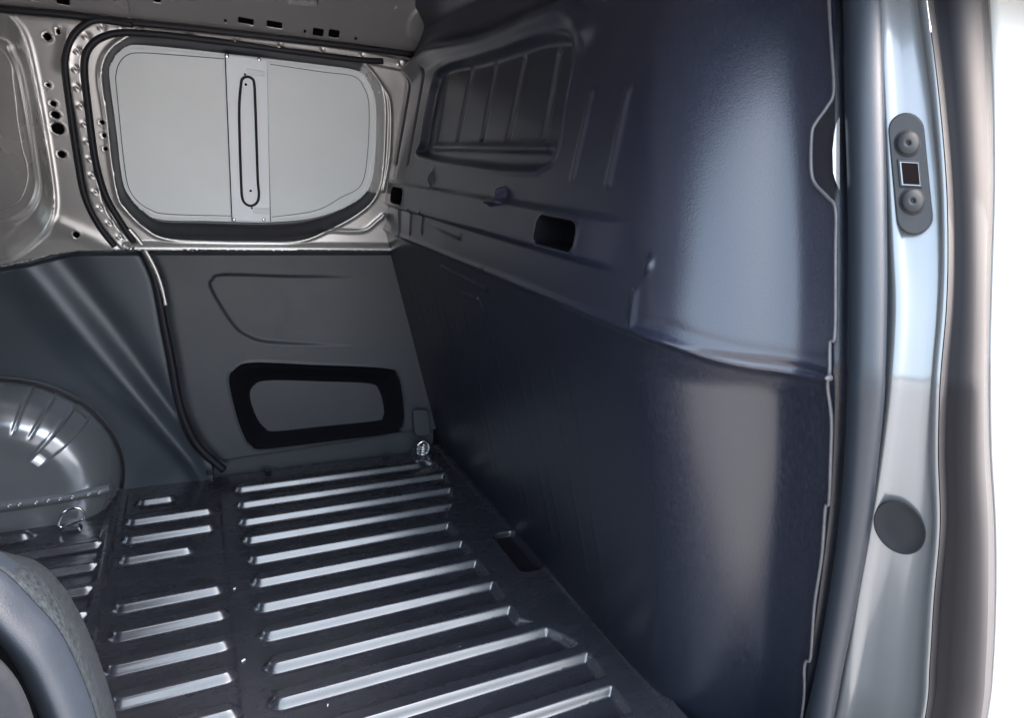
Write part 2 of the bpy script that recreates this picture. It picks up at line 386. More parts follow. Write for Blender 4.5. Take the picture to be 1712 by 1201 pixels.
# weld flange of the door aperture
flange = wuv([(213,412),(187,382),(165,345),(154,300),(148,255),(139,202),(129,154),(125,112),(131,79),(150,56),(180,45),(226,46),(337,61),(430,73),(492,80),(593,93),(680,110)], 0, 8, False)
df = seg_dist(U, V, flange, False, .1)
rel += np.where(above, .006*sm((.018-df)/.006), 0)
lf = np.concatenate([[0], np.cumsum(np.linalg.norm(np.diff(flange, axis=0), axis=1))])
for s in list(np.arange(.03, .62, .042))+list(np.arange(.66, lf[-1]-.02, .11)):
    cu, cv = np.interp(s, lf, flange[:,0]), np.interp(s, lf, flange[:,1])
    d2 = (U-cu)**2+(V-cv)**2
    rel += .0035*np.exp(-d2/.004**2)-.004*np.exp(-((U-cu-.004)**2+(V-cv-.004)**2)/.006**2)
# belt lip that overhangs the lower trim
dz = V-belt_z
lip_on = sm((U+.17)/.02)
rel += lip_on*.014*np.where(dz > 0, sm((.030-dz)/.022), 0)
gapw = np.where(dz < 0, sm(-dz/.004), 0)
rel -= gapw*(.010+.012*sm((dz+.016)/.01)*(dz > -.03))
# gussets between the openings
for (a, b, wd, h) in [((100,375),(190,415),.02,.004), ((112,60),(105,110),.012,.003)]:
    p = wuv([a, b]); d = seg_dist(U, V, p); rel += np.where(above, h*np.exp(-(d/wd)**2), 0)
# door leading-edge bead left of the window, bend of roof rail joint
G0 = wuv([(-250,-15),(0,12),(110,22),(220,35),(330,46),(430,57),(560,72),(640,82),(700,90)], 0, 6, False)
d0 = seg_dist(U, V, G0, False, .1); rel -= .010*np.exp(-(d0/.010)**2)
jv = wuv([(214,-60),(217,0),(222,40)], 0, 6, False); dj = seg_dist(U, V, jv); rel -= .004*np.exp(-(dj/.003)**2)
# lower door trim: shallow upper pocket, deep lower pocket
below = ~above
pa = wuv(sc6([(140,225),(152,188),(205,165),(480,172),(760,176),(930,190),(985,260),(1020,400),(1000,500),(700,502),(430,492),(330,468),(260,420),(190,320)]), 0, 6)
sa = sdf(U, V, pa); fade = sm((.50-U)/.32)
rel -= .011*sm((-sa+.003)/.012)*fade
tb, db, sbo, sbi = recess(po, pi_, .026)
rel += np.where(below, db, 0)+.003*np.exp(-(sbo/.004)**2)*below
# bottom of the trim steps back to the sill
zs = np.interp(U, [-.8,-.05,.05,.45,.6,.75], [.015,.02,.055,.07,.085,.08])
sill_t = sm((zs-V)/.012)*(U > .02); rel -= .03*sill_t
# rear lower panel: one soft diagonal fold
dg = wuv([(-40,330),(60,460),(160,590),(260,705),(352,792)], 0, 6, False)
n_ = np.array([dg[-1,1]-dg[0,1], -(dg[-1,0]-dg[0,0])]); n_ /= np.linalg.norm(n_)
sd = (U-dg[0,0])*n_[0]+(V-dg[0,1])*n_[1]
sd = -sd if sd[0,0] > 0 else sd
wgt = np.where(below & (U < .05), sm((.02-U)/.06), 0)
wd = .025+.035*sm((V-.05)/.6)
fold = np.exp(-((sd+.020)/wd)**2)*.022-np.exp(-((sd-wd*.75)/(wd*.7))**2)*.013
rel += fold*wgt
rel += .02*sm((sd-.02)/.3)*wgt*0
# door aperture seal channel in the lower half
chan = wuv([(228,402),(243,425),(262,465),(272,508),(279,550),(290,605),(301,665),(316,712),(338,748),(372,783)], 0, 8, False)
dc = seg_dist(U, V, chan, False, .1); rel -= .012*np.exp(-(dc/.014)**2)*below
# holes
wmc = np.zeros((U.shape[0]-1, U.shape[1]-1), int)
for f_ in hole_fns:
    dist = f_(U, V)
    rel = rel-.025*sm(-dist/.003+.15)+.0005*np.exp(-((dist-.002)/.003)**2)
    wmc[avg(dist) < 0] = 1  # hole cells take the painted shade
# pressings of the roof rail near the bulkhead
for x, y, r in [(705,42,.045)]:
    c = wp(x, y)[[0,2]]; d = np.hypot(U-c[0], V-c[1]); rel += .006*sm((r-d)/.012)
brk = wuv([(478,-20),(482,4),(530,8),(534,-20)], 0)
rel += .012*sm(-sdf(U,V,brk)/.004+.4)
for _ in range(60):
    cx, cy, r = rng.uniform(-.7,.6), rng.uniform(.0,1.4), rng.uniform(.05,.15)
    rel += rng.uniform(-.0009,.0009)*np.exp(-((U-cx)**2+(V-cy)**2)/r**2)
WP = np.stack([U, wall_y(V)-rel, V], -1)
# which part a cell belongs to
cU, cV = avg(U), avg(V); lab = np.zeros(cU.shape, int)          # 0 rear quarter panel (upper)
above_c = cV > avg(belt_z); below_c = ~above_c
dpoly = np.concatenate([chan[::-1], flange[0:1], flange]); dpoly = np.concatenate([dpoly, [[1.0, flange[-1,1]],[1.0,-.2],[chan[-1,0],-.2]]])
door_side = inside(cU, cV, dpoly)
lab[door_side] = 1                                               # 1 sliding door inner panel
lab[below_c & ~door_side] = 2                                    # 2 rear lower panel
lab[below_c & door_side] = 3                                     # 3 lower door trim
rail_z = np.interp(cU, G0[:,0], G0[:,1]); lab[cV > rail_z] = 4   # 4 roof rail
lab[(avg(df) < .017) & above_c & (cV < rail_z)] = 5              # 5 weld flange
lab[(avg(swi) < 0) & above_c] = 6                                # 6 window blank
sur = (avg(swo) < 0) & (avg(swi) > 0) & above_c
right_side = (cU > wp(604,200)[0]) & (cV > wp(620,322)[2])  # the lit side keeps the ordinary paint
lab[sur & ~right_side] = 7                                       # 7 window bevel, its dim reflection painted in as dark colour
lab[(avg(sqi) < 0) & above_c] = 8
lab[(avg(sqo) < 0) & (avg(sqi) >= 0) & above_c] = 9
lab[(avg(sbo) < 0) & below_c] = 10
lab[(avg(sbi) < 0) & below_c] = 11
wspec = {0: ('quarter_panel', ('paint','cavity'), van), 1: ('sliding_door', ('paint','cavity'), van), 2: ('lower_quarter_panel', ('lower','cavity'), van),
         4: ('roof_rail', ('paint','cavity'), van), 5: ('weld_flange', 'paint', 0), 3: ('door_trim', ('trim','cavity'), 1),
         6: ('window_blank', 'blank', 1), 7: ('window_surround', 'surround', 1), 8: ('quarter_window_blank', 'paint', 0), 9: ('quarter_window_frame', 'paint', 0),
         10: ('pocket_rim', 'cavity', 1), 11: ('pocket_panel', 'trim', 1)}
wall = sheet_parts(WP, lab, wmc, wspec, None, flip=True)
door, quarter = wall[1], wall[0]

def wpath(pts, off, n=8, closed=False): return catmull(np.array([wp(x, y, off) for x, y in pts]), n, closed)
# rubber door seals, and black tubes that paint the shade of two grooves
tube('aperture_groove_shade', wpath([(192,412),(165,376),(142,328),(129,262),(118,187),(109,115),(111,90),(121,62),(140,42),(165,33),(222,41)], .002), .0085, 'rubber', quarter)  # black tube lays the outer groove's shade in as colour
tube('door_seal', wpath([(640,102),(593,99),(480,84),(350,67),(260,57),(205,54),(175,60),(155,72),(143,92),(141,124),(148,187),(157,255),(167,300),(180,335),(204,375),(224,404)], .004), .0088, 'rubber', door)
tube('roof_joint_shade', wpath([(-250,-15),(0,14),(110,24),(220,37),(330,48),(430,59),(560,74),(640,84),(690,91)], .000), .0085, 'rubber', wall[4])  # dark strip for the shade in the hollow of the joint
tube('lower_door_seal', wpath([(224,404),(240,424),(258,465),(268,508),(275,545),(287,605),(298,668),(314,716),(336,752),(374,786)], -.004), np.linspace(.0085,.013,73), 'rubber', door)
# bright flange strip that shows beside the seal
tube('flange_strip', wpath([(215,383),(232,403),(246,425),(260,452),(270,480),(277,511)], .006, 10), np.linspace(.0075,.0048,51), 'paint', door, squash=.5)
# window blank details
def wprism(name, pts, o0, o1, m, parent, bevel=.0015):
    return prism(name, [wp(x, y, o1) for x, y in pts], [wp(x, y, o0) for x, y in pts], m, parent, bevel=bevel)
blank = wall[6]
brace = wprism('window_brace', [(376,90),(447,99),(452,371),(388,369)], -.056, -.043, 'brace', door)
tube('brace_gap_shade', wpath([(376.5,90),(380,180),(388,369)], -.0425, 4), .0013, 'rubber', door, 6)  # dark line painted for the faint shadow along the brace edge
tube('brace_gap_shade', wpath([(448,190),(450,280),(452.5,371)], -.044, 4), .0008, 'rubber', door, 6)
ring = [(403,140),(406,131),(413,128),(421,131),(425,140),(427,180),(429,240),(431,300),(433,325),(430,338),(421,344),(411,341),(405,330),(403,300),(401,240),(400,180)]
tube('brace_ring', wpath(ring, -.041, 6, True), .0036, 'rubber', door, 8, closed=True)
tube('blank_fold', wpath([(193,130),(198,108),(212,92),(236,88),(300,92),(375,98)], -.0495, 8), .001, 'seal', door, 6)
tube('blank_fold', wpath([(193,130),(198,180),(206,260),(214,310),(228,334),(250,350),(280,358),(386,361)], -.0495, 8), .001, 'seal', door, 6)
tube('blank_fold', wpath([(452,107),(540,120),(590,127),(608,145),(617,180),(614,262),(603,310),(570,330),(528,352),(455,363)], -.0495, 8), .0009, 'seal', door, 6)
def stud(name, px, py, off, r, h, m, parent, surf='w', dome=False, k=14):
    c = wp(px, py, off); an = np.linspace(0, 2*np.pi, k, endpoint=False)
    rows = [(1,0),(1,h*.7),(.75,h),(.01,h*1.02)] if not dome else [(1,0),(.95,h*.5),(.7,h*.85),(.35,h),(.01,h*1.05)]
    R_ = [np.stack([c[0]+r*s*np.cos(an), np.full(k, c[1]-d), c[2]+r*s*np.sin(an)], 1) for s, d in rows]
    R_ = [np.concatenate([q, q[:1]], 0) for q in R_]
    return loft(name, R_, m, parent)
for x, y, r, m in [(411,141,.0035,'cavity'),(419,319,.0035,'cavity'),(409.5,124,.003,'rubber'),(421,348,.003,'rubber'),(379,93,.006,'chrome'),(433,99,.005,'chrome'),(391,367,.005,'chrome'),(441,367,.005,'chrome')]:
    stud('bolt' if m == 'chrome' else 'hole_disc', x, y, -.043, r, .0015 if m != 'chrome' else .004, m, door)  # holes are raised discs with the shade in their colour
wprism('brace_tab', [(412,114),(441,119),(442,127),(413,124)], -.044, -.041, 'blank', door)
wprism('brace_tab', [(422,347),(451,347),(451,358),(423,356)], -.044, -.041, 'blank', door)
# clip at the roof corner, stop block on the door, sill clips
wprism('corner_clip', [(680,117),(688,103),(691,105),(684,119)], .0, .014, 'chrome', wall[4])
wprism('door_stop', [(690,688),(696,685),(714,686),(717,690),(720,722),(716,729),(697,729),(693,724)], -.01, .03, 'trim', door, .004)
for x, y in [(352,792),(448,787),(645,765)]:
    wprism('sill_clip', [(x-6,y-4),(x+5,y-5),(x+6,y+2),(x-5,y+3)], -.03, .012, 'rubber', door, .002)
# sealant beads on the quarter window panel
tube('sealant_bead', wpath([(0,80),(12,95),(20,112),(22,135),(26,165),(30,205),(38,250),(45,275),(46,300),(36,330),(15,345),(0,350)], -.053, 6), .0022, 'paint', quarter, 6)

# ------------------------------------------------------------------ wheel arch of the far side
cx_, cz_, R_ = -.51, .085, .286
th = np.radians(np.linspace(-88, 90, 420))
prof_r = [(1.02,2.085),(1.0,2.07),(.985,2.045),(.955,2.012),(.905,1.978),(.84,1.953),(.76,1.936),(.68,1.929),(.60,1.926),(.45,1.926),(.25,1.924),(.02,1.923)]
pr = catmull(prof_r, 5)
A = np.zeros((len(pr), len(th), 3))
for i, (rr, yy) in enumerate(pr):
    depth = 0
    g = np.zeros_like(th); deg = np.degrees(th)
    for c0, wdt, a, r0, r1 in [(84,1.5,.008,.30,1.),(69,1.1,-.005,.66,1.),(58,1.1,-.005,.66,1.),(48,1.2,.002,.5,1.)]:
        g += a*np.exp(-((deg-c0)/wdt)**2)*sm((rr-r0)/.08)*sm((r1+.02-rr)/.06)
    plate = -.012*sm((46.5-deg)/1.3)*sm((deg-35.5)/1.3)*sm((rr-.52)/.05)
    radial = R_*rr+(g+plate)*.7*sm((rr-.75)/.15)
    lim = np.where(th < -.02, (cz_+.012)/np.maximum(np.sin(-th), .02), 9.)
    radial = np.where(radial > lim, lim, radial)
    A[i,:,0] = cx_+radial*np.cos(th); A[i,:,2] = cz_+radial*np.sin(th)
    A[i,:,1] = yy-(g+plate)*.9*sm((1.-rr)/.2)-.006*sm((.3-np.abs(rr-.3))/.1)*0
idx = np.arange(len(pr)*len(th)).reshape(len(pr), len(th))
qf = np.stack([idx[:-1,:-1], idx[1:,:-1], idx[1:,1:], idx[:-1,1:]], -1).reshape(-1,4)
arch = mesh('wheel_arch', A.reshape(-1,3), qf, 'arch', van)
# rear half of the arch (beyond the frame) mirrors the front half
A2 = A.copy(); A2[...,0] = 2*(cx_-.18)-A2[...,0]
mesh('arch_rear_half', A2.reshape(-1,3), qf[:, ::-1], 'arch', arch)
loft('arch_crown', [np.stack([np.full(len(pr), x), A[:,-1,1] if False else pr[:,1], cz_+R_*pr[:,0]], 1) for x in np.linspace(cx_-.36, cx_+.001, 12)], 'arch', arch)
box('arch_skirt', -.88, cx_, 1.9235, 1.94, -.012, cz_+.01, 'arch', arch, 0)
an = np.radians(np.linspace(-14, 90, 60))
tube('arch_outline_shade', np.stack([cx_+R_*1.012*np.cos(an), np.full(60, 2.064), cz_+R_*1.012*np.sin(an)], 1), .0042, 'rubber', arch, 8)  # dark outline added for the shade where the arch turns away
# welded skirt flange with its spot welds
fpts = [fp(-60,868,.035), fp(0,857,.035), fp(60,848,.035), fp(120,838,.036), fp(184,823,.04)]
def yset(p, y): return EYE+(p-EYE)*(y-EYE[1])/(p[1]-EYE[1])
lo = [yset(fp(x,y,.03), 1.915) for x, y in [(-90,872),(0,858),(60,849),(120,839),(184,826)]]
hi = [yset(fp(x,y,.03), 1.918) for x, y in [(-90,856),(0,842),(60,834),(120,826),(182,814)]]
fl_bk = [p+np.array([0,.02,0]) for p in hi]; fl_lo = [p+np.array([0,.02,0]) for p in lo]
loft('skirt_flange', [catmull(np.array(q),6) for q in (fl_bk, hi, lo, fl_lo)], 'arch', arch)
for x, y in [(15,846),(32,844),(60,841),(80,838),(100,835),(121,832),(148,827),(166,824)]:
    c = yset(fp(x, y, .03), 1.914)
    an = np.linspace(0, 2*np.pi, 11)
    loft('spot_weld', [np.stack([c[0]+.006*s*np.cos(an), np.full(11, c[1]-d), c[2]+.006*s*np.sin(an)], 1) for s, d in [(1,0),(.7,.003),(.4,.001),(.02,.0)]], 'arch', arch)
# lashing ring: D-shaped loop and its foot
c = fp(120, 880, .0)
dr = [(98,878),(101,866),(108,857),(118,851),(130,850),(138,855),(141,864),(137,870),(120,876),(104,882)]
dp = np.array([yset(fp(x,y,.03), 1.885) for x, y in dr])
lash = tube('lashing_ring', catmull(dp, 6, True), .0035, 'chrome', van, 8, closed=True)
f0 = yset(fp(120,884,.0), 1.885)
prism('ring_foot', [f0+np.array(v) for v in [(-.02,-.012,.006),(.02,-.012,.006),(.02,.012,.008),(-.02,.012,.008)]], [f0+np.array(v) for v in [(-.028,-.018,-.02),(.028,-.018,-.02),(.028,.018,-.02),(-.028,.018,-.02)]], 'floor', lash, bevel=.004)
# lashing eye in the far corner by the bulkhead
c = fp(707, 762, .01)
eye_ = [c+np.array([.022*math.cos(a), 0, .028+.026*math.sin(a)]) for a in np.linspace(0, 2*np.pi, 25)[:-1]]
eo = tube('lashing_eye', np.array(eye_)+np.array([0,-.0,0]), .0045, 'chrome', van, 8, closed=True)
for i in range(4):
    an = np.linspace(0, 2*np.pi, 25)[:-1]; r = .022-.003*i
    tube('eye_coil', np.array([c+np.array([r*math.cos(a), r*math.sin(a)*.8, .012+.008*i]) for a in an]), .0025, 'chrome', eo, 6, closed=True)

# ------------------------------------------------------------------ bulkhead (y, z)
i0 = int(np.searchsorted(PRO[:,0], 0.)); bidx = np.concatenate([np.arange(i0, i0+380, 2), np.arange(i0+380, len(PRO), 3)])
bz = np.arange(-.02, 1.5, .003)
SB, VB = np.meshgrid(PRO[bidx,0], bz, indexing='ij'); CB = np.broadcast_to(PRO[bidx,1][:,None], SB.shape)
YB = SB+yend(VB)+.028*sm((.785-VB)/.06)*sm((SB-.005)/.05)        # the lower panel has a wider flat flange
rb = np.zeros(YB.shape); bmi = np.zeros(YB.shape, int)
rb += .013*sm((VB-.862)/.012)*sm((.945-VB)/.012)*sm((YB-.80)/.12)                       # horizontal box beam with the openings
rb += .006*sm((.862-VB)/.01)*sm((VB-.80)/.01)*0
bead_w = .0058; bead_a = (.003+.0045*sm((.76-YB)/.08))
ZBD = .792-np.interp(SB, [0,.0233,.052,.0703,.0845,.1024,.1246,.168,.25], [.013,.018,.021,.0205,.0195,.016,.012,.002,0])
brk_ = 1-.85*np.exp(-((YB-1.27)/.012)**2)
rb += bead_a*brk_*np.exp(-((VB-ZBD)/bead_w)**2)-.0012*sm((.76-YB)/.08)*np.exp(-((VB-ZBD-.023)/.008)**2)
rb -= .004*sm((.79-VB)/.01)
# upper pocket with ribs
pk_pts = np.array([bp(*q)[1:] for q in [(702,262),(704,235),(712,185),(722,140),(736,112),(800,95),(850,80),(905,60),(955,60),(957,100),(945,170),(936,235),(925,268),(905,282),(885,288),(800,281)]])
pkp = catmull(pk_pts, 6, True); sp = sdf(YB, VB, pkp, .1)
rb -= .019*sm((-sp+.004)/.022)
rb += .004*np.exp(-(sp/.006)**2)
for (a, b) in [((736,127),(719,232)),((777,116),(753,232)),((817,109),(794,229)),((863,101),(837,230)),((919,90),(895,230))]:
    p = np.array([bp(*a)[1:], bp(*b)[1:]]); d = seg_dist(YB, VB, p, False, .05); rb -= .0065*np.exp(-(d/.008)**2)
p = np.array([bp(718,245)[1:], bp(908,247)[1:]]); rb += .010*np.exp(-((seg_dist(YB,VB,p,False,.05))/.009)**2)
for (a, b, s) in [((688,131),(663,273),1),((710,116),(682,273),1),((989,157),(957,296),-1),((1051,150),(1017,304),-1)]:
    p = np.array([bp(*a)[1:], bp(*b)[1:]]); d = seg_dist(YB, VB, p, False, .05); rb -= (.007 if s > 0 else -.0035)*np.exp(-(d/.0075)**2)
# header roll under the roof
hp = catmull(np.array([bp(*q)[1:] for q in [(690,118),(722,88),(757,80),(810,71),(860,53),(905,34),(945,20),(968,22),(981,50)]]), 8)
dh = seg_dist(YB, VB, hp, False, .2); rb += .032*np.exp(-(dh/.026)**2)*(.35+.65*sm((YB-1.0)/.15))
rb += .05*sm((VB-1.36)/.06)
# lower face: shallow verticals and long dents
for yv in np.arange(.95, 2.05, .085):
    rb += .0009*np.exp(-((YB-yv-.02*np.sin(yv*40)-.01*VB)/.006)**2)*sm((.70-VB)/.1)*sm((VB-.12)/.1)
for (a, b) in [((736,447),(810,485)),((772,492),(798,502)),((798,502),(806,525)),((1062,488),(1056,540))]:
    p = np.array([bp(*a)[1:], bp(*b)[1:]]); d = seg_dist(YB, VB, p, False, .05); rb += .004*np.exp(-(d/.006)**2)
# boxes pressed below the beam on the far side
for (a, b) in [((668,350),(668,392)),((688,353),(686,390)),((708,358),(706,388)),((715,370),(770,395))]:
    p = np.array([bp(*a)[1:], bp(*b)[1:]]); d = seg_dist(YB, VB, p, False, .05); rb += .005*np.exp(-(d/.007)**2)
# openings in the beam
h1 = bp(671,328)[1:]; h2 = bp(938,391)[1:]
for c, hu, hv in ((h1,.056,.021),(h2,.064,.023)):
    d = rbox(YB, VB, c[0], c[1], hu, hv, .014); rb -= .05*sm(-d/.006+.2); bmi[d < .002] = 1
    rb += .0025*np.exp(-((d-.004)/.004)**2)
# hooks and studs
for (x, y, r, a) in [(1085,443,.009,.005),(722,298,.014,.012)]:
    c = bp(x, y)[1:]; rb += a*np.exp(-((YB-c[0])**2*2+(VB-c[1])**2*.6)/r**2)
hk = np.array([bp(*q)[1:] for q in [(845,311),(848,341),(826,343)]]); rb += .02*sm(-sdf(YB,VB,hk,.05)/.006+.3)
for _ in range(70):
    c0, c1, r = rng.uniform(.5,2), rng.uniform(0,1.4), rng.uniform(.04,.16)
    rb += rng.uniform(-.0014,.0014)*np.exp(-((YB-c0)**2+(VB-c1)**2)/r**2)
BX = base_x(VB)+CB
tx = np.gradient(PRO[:,1])[bidx]; ty = np.gradient(PRO[:,0])[bidx]; tn = np.hypot(tx, ty)
nx = (ty/tn)[:,None]; ny = (tx/tn)[:,None]                          # push relief along the local normal (-nx, ny)
BP = np.stack([BX-rb*nx, YB+rb*ny, VB], -1)
blab = np.where(VB > ZBD-.004, 0, 1)
bk = sheet_parts(BP, blab[:-1,:-1], bmi[:-1,:-1], {0: ('bulkhead', ('bulk','cavity'), van), 1: ('bulkhead_lower_panel', 'bulklow', 0)}, None, flip=True)
bulk = bk[0]

# ------------------------------------------------------------------ door pillar at the right: lofted along its measured contours
def pline(pts, dx):
    """contour of the pillar: photo points on the surface that stands dx in front of the bulkhead's free edge"""
    q = vline(pts, 8)
    def X(z): o = np.argsort(E1[:,2]); return float(np.interp(z, E1[o,2], E1[o,0]))+dx
    return np.array([hit(x, y, lambda p: p[0]-X(p[2])) for x, y in q])
YS = (-330,-150,0,150,300,420,520,640,760,880,1000,1110,1201,1400,1600)
def PL(xs, dx): return pline(list(zip(xs, YS)), dx)
e0 = PL((1380,1390,1397,1396,1397,1397,1396,1394,1390,1382,1368,1352,1336,1290,1245), .0)
e1 = PL((1385,1396,1404,1406,1409,1411,1411,1410,1406,1398,1382,1364,1346,1300,1254), .03)
s1 = PL((1388,1400,1408,1410,1414,1416,1416,1415,1411,1402,1386,1368,1350,1304,1258), .0)
s3 = PL((1440,1456,1466,1472,1477,1479,1479,1475,1464,1448,1427,1404,1385,1335,1288), .012)
g4 = PL((1442,1458,1468,1474,1479,1481,1481,1477,1466,1450,1429,1406,1387,1337,1290), .040)
f4 = PL((1446,1462,1472,1481,1490,1498,1503,1495,1479,1459,1437,1420,1404,1352,1304), .030)
f5 = PL((1500,1520,1536,1555,1570,1573,1569,1559,1555,1560,1548,1541,1534,1490,1440), .062)
f6 = PL((1512,1532,1549,1568,1581,1584,1581,1571,1568,1571,1561,1554,1546,1502,1452), .060)
o1 = PL((1528,1548,1566,1582,1594,1598,1596,1588,1584,1586,1577,1570,1562,1518,1468), .095)
o2 = PL((1580,1596,1610,1622,1630,1632,1630,1625,1622,1624,1620,1614,1606,1566,1520), .110)
o3 = PL((1612,1628,1640,1648,1652,1650,1648,1645,1646,1652,1652,1648,1640,1602,1556), .150)
o4 = PL((1626,1642,1652,1659,1661,1658,1655,1653,1655,1662,1663,1659,1650,1612,1566), .26)
mid = lambda a, b, t, push=(0,0,0): a*(1-t)+b*t+np.array(push)
pil = loft('door_pillar', [mid(e1,g4,.0), mid(e1,g4,.5,(.01,0,0)), g4, mid(g4,f4,.6,(-.004,0,0)), f4, mid(f4,f5,.06,(.007,0,0)), mid(f4,f5,.14,(.009,0,0)), mid(f4,f5,.35,(.008,0,0)), mid(f4,f5,.65,(.006,0,0)), mid(f4,f5,.88,(.005,0,0)), mid(f4,f5,.96,(.002,0,0)), f5, mid(f5,f6,.5,(-.004,-.001,0)), f6], 'pillar', van)
loft('outer_door_edge', [f6+np.array([.002,0,0]), mid(f6,o1,.5,(.012,.004,0)), o1, mid(o1,o2,.5,(-.006,0,0)), o2, mid(o2,o3,.5,(.0,-.002,0)), o3, mid(o3,o4,.4,(-.01,-.002,0)), o4, o4+np.array([.03,.05,0])], 'outer', van)
from_ = o4+np.array([.012,.004,0])
loft('front_door', [from_+np.array([.03,.05,0]), from_+np.array([.003,.006,0]), from_, from_+np.array([.02,-.004,0]), from_+np.array([.3,-.012,0]), from_+np.array([.8,.01,0]), from_+np.array([1.3,.12,0])], 'body', van)
# big rubber seal of the door aperture
ctr = (s1+s3)/2; rad = np.linalg.norm(s3-s1, axis=1)/2
tube('pillar_seal', ctr+np.array([.004,0,0]), rad*.98, 'seal', van, 20)
loft('seal_channel', [e0+np.array([.012,.03,0]), e0+np.array([.012,.004,0]), mid(e0,e1,.5,(.025,0,0)), e1+np.array([.02,-.012,0])], 'bulklow', van)
# rolled flange bead along the bulkhead's free edge with the jog beside the striker
bead_px = [(1380,-200),(1386,0),(1389,60),(1394,150),(1383,178),(1364,205),(1357,225),(1356,280),(1362,306),(1384,330),(1397,350),(1397,420),(1396,560),(1388,572),(1387,620),(1385,632),(1384,650),(1390,700),(1389,760),(1386,840),(1380,850),(1374,930),(1362,1010),(1357,1080),(1354,1105),(1345,1115),(1340,1201),(1300,1400)]
bpth = np.array([bp(x, y, .004) if x < 1399 else bp(x-2, y, .004) for x, y in bead_px])
tube('edge_bead', catmull(bpth, 6), .0024, 'edge', bulk, 8)
# dark plate for the recess in the jog, pale patch painting light through the gap
jog = [(1396,150),(1384,180),(1366,206),(1359,226),(1358,280),(1364,305),(1386,330),(1398,350),(1404,348),(1404,152)]
prism('jog_plate', [bp(min(x,1396),y,.003)+np.array([0,0,0]) for x,y in jog], [bp(min(x,1396),y,-.004) for x,y in jog], 'rubber', bulk)
pb = [(1404,195),(1398,206),(1394,222),(1392,250),(1393,288),(1397,303),(1404,318)]
def bq(x, y, off): p = bp(min(x,1394), y, off); return p+(ray(x,y)-ray(min(x,1394),y))*((p[0]-EYE[0])/ray(x,y)[0])
prism('gap_light_patch', [bq(x,y,.010) for x,y in pb], [bq(x,y,.004) for x,y in pb], 'paint', bulk)
# small highlight at the bead's end, shaped as a knob
c = bp(1388, 632, .012); an = np.linspace(0, 2*np.pi, 13)
loft('bead_glint', [np.stack([np.full(13, c[0]-d), c[1]+.005*s*np.cos(an), c[2]+.005*s*np.sin(an)], 1) for s, d in [(.8,0),(.7,.005),(.4,.008),(.02,.009)]], 'edge', bulk)

# plane of the pillar face for the striker plate and the grommet
def face_plane(i0, i1):
    a, b, c_ = f4[i0], f5[i0], mid(f4[i1], f5[i1], .5)
    n = np.cross(b-a, c_-a); n /= np.linalg.norm(n)
    if n @ (EYE-a) < 0: n = -n
    return a+np.array([.006,0,0]), n
def near(line, px_y):
    d = (line-EYE) @ RW; y = PP[1]+FOC*d[:,1]/d[:,2]; return int(np.argmin(np.abs(y-px_y)))
def on_plane(px, py, pl, off):
    a, n = pl; d = ray(px, py); return EYE+d*(((a+n*off-EYE) @ n)/(d @ n))
up_pl = face_plane(near(f4,210), near(f4,380)); lo_pl = face_plane(near(f4,830), near(f4,940))
def stadium(px, py, pl, off, ang, hl, hw, k=14):
    out = []
    ca, sa_ = math.cos(ang), math.sin(ang)
    for e, s in ((1,0),(-1,math.pi)):
        for t in np.linspace(0, math.pi, k):
            u = hw*math.cos(t+s); v = e*(hl-hw)+hw*math.sin(t+s)
            out.append(on_plane(px+u*ca+v*sa_*-1, py+u*sa_+v*ca, pl, off))
    return out
ANG = math.radians(-5.5)
striker = prism('striker_plate', stadium(1522,290,up_pl,.006,ANG,102,30), stadium(1522,290,up_pl,-.008,ANG,102.5,31), 'plate', pil, bevel=.0015)
def disc(name, px, py, pl, r, hs, m, parent, asp=1.):
    rows = []
    for s, off in hs:
        rows.append(np.array([on_plane(px+r*s*math.cos(t), py+r*asp*s*math.sin(t), pl, off) for t in np.linspace(0, 2*math.pi, 29)]))
    return loft(name, rows, m, parent)
for x, y in ((1518,239),(1526,336)):
    disc('bolt_head', x, y, up_pl, 21, [(1.12,.0055),(1.1,.0068),(1.0,.0062),(.95,.008),(.75,.0098),(.4,.0108),(.2,.0112),(.17,.009),(.02,.009)], 'plate', striker)
def quad(px, py, w_, h_, pl, off): return [on_plane(px+a*w_-b*h_*math.sin(ANG), py+b*h_+a*w_*math.sin(ANG)*-.6, pl, off) for a, b in ((-1,-1),(1,-1),(1,1),(-1,1))]
fr = quad(1521,290,19,23,up_pl,.0075); prism('socket_frame', fr, quad(1521,290,20,24,up_pl,.004), 'plate', striker, bevel=.001)
prism('socket_rim', quad(1521.5,290.5,15.5,19.5,up_pl,.0083), quad(1521.5,290.5,15.5,19.5,up_pl,.006), 'pillar', striker)
prism('socket', quad(1522.5,290,13.8,17.8,up_pl,.0089), quad(1522.5,290,13.8,17.8,up_pl,.006), 'socket', striker)
ea = math.radians(48); gr_ = []
for k_, off in ((1.0,-.01),(1.0,.003),(.985,.0046),(.955,.005),(.925,.0044),(.90,.0034),(.5,.0034),(.01,.0036)):
    gr_.append(np.array([on_plane(1504+k_*(50*math.cos(t)*math.cos(ea)-38*math.sin(t)*math.sin(ea)), 883+k_*(50*math.cos(t)*math.sin(ea)+38*math.sin(t)*math.cos(ea)), lo_pl, off) for t in np.linspace(0, 2*math.pi, 49)]))
loft('grommet', gr_, 'cap', pil)

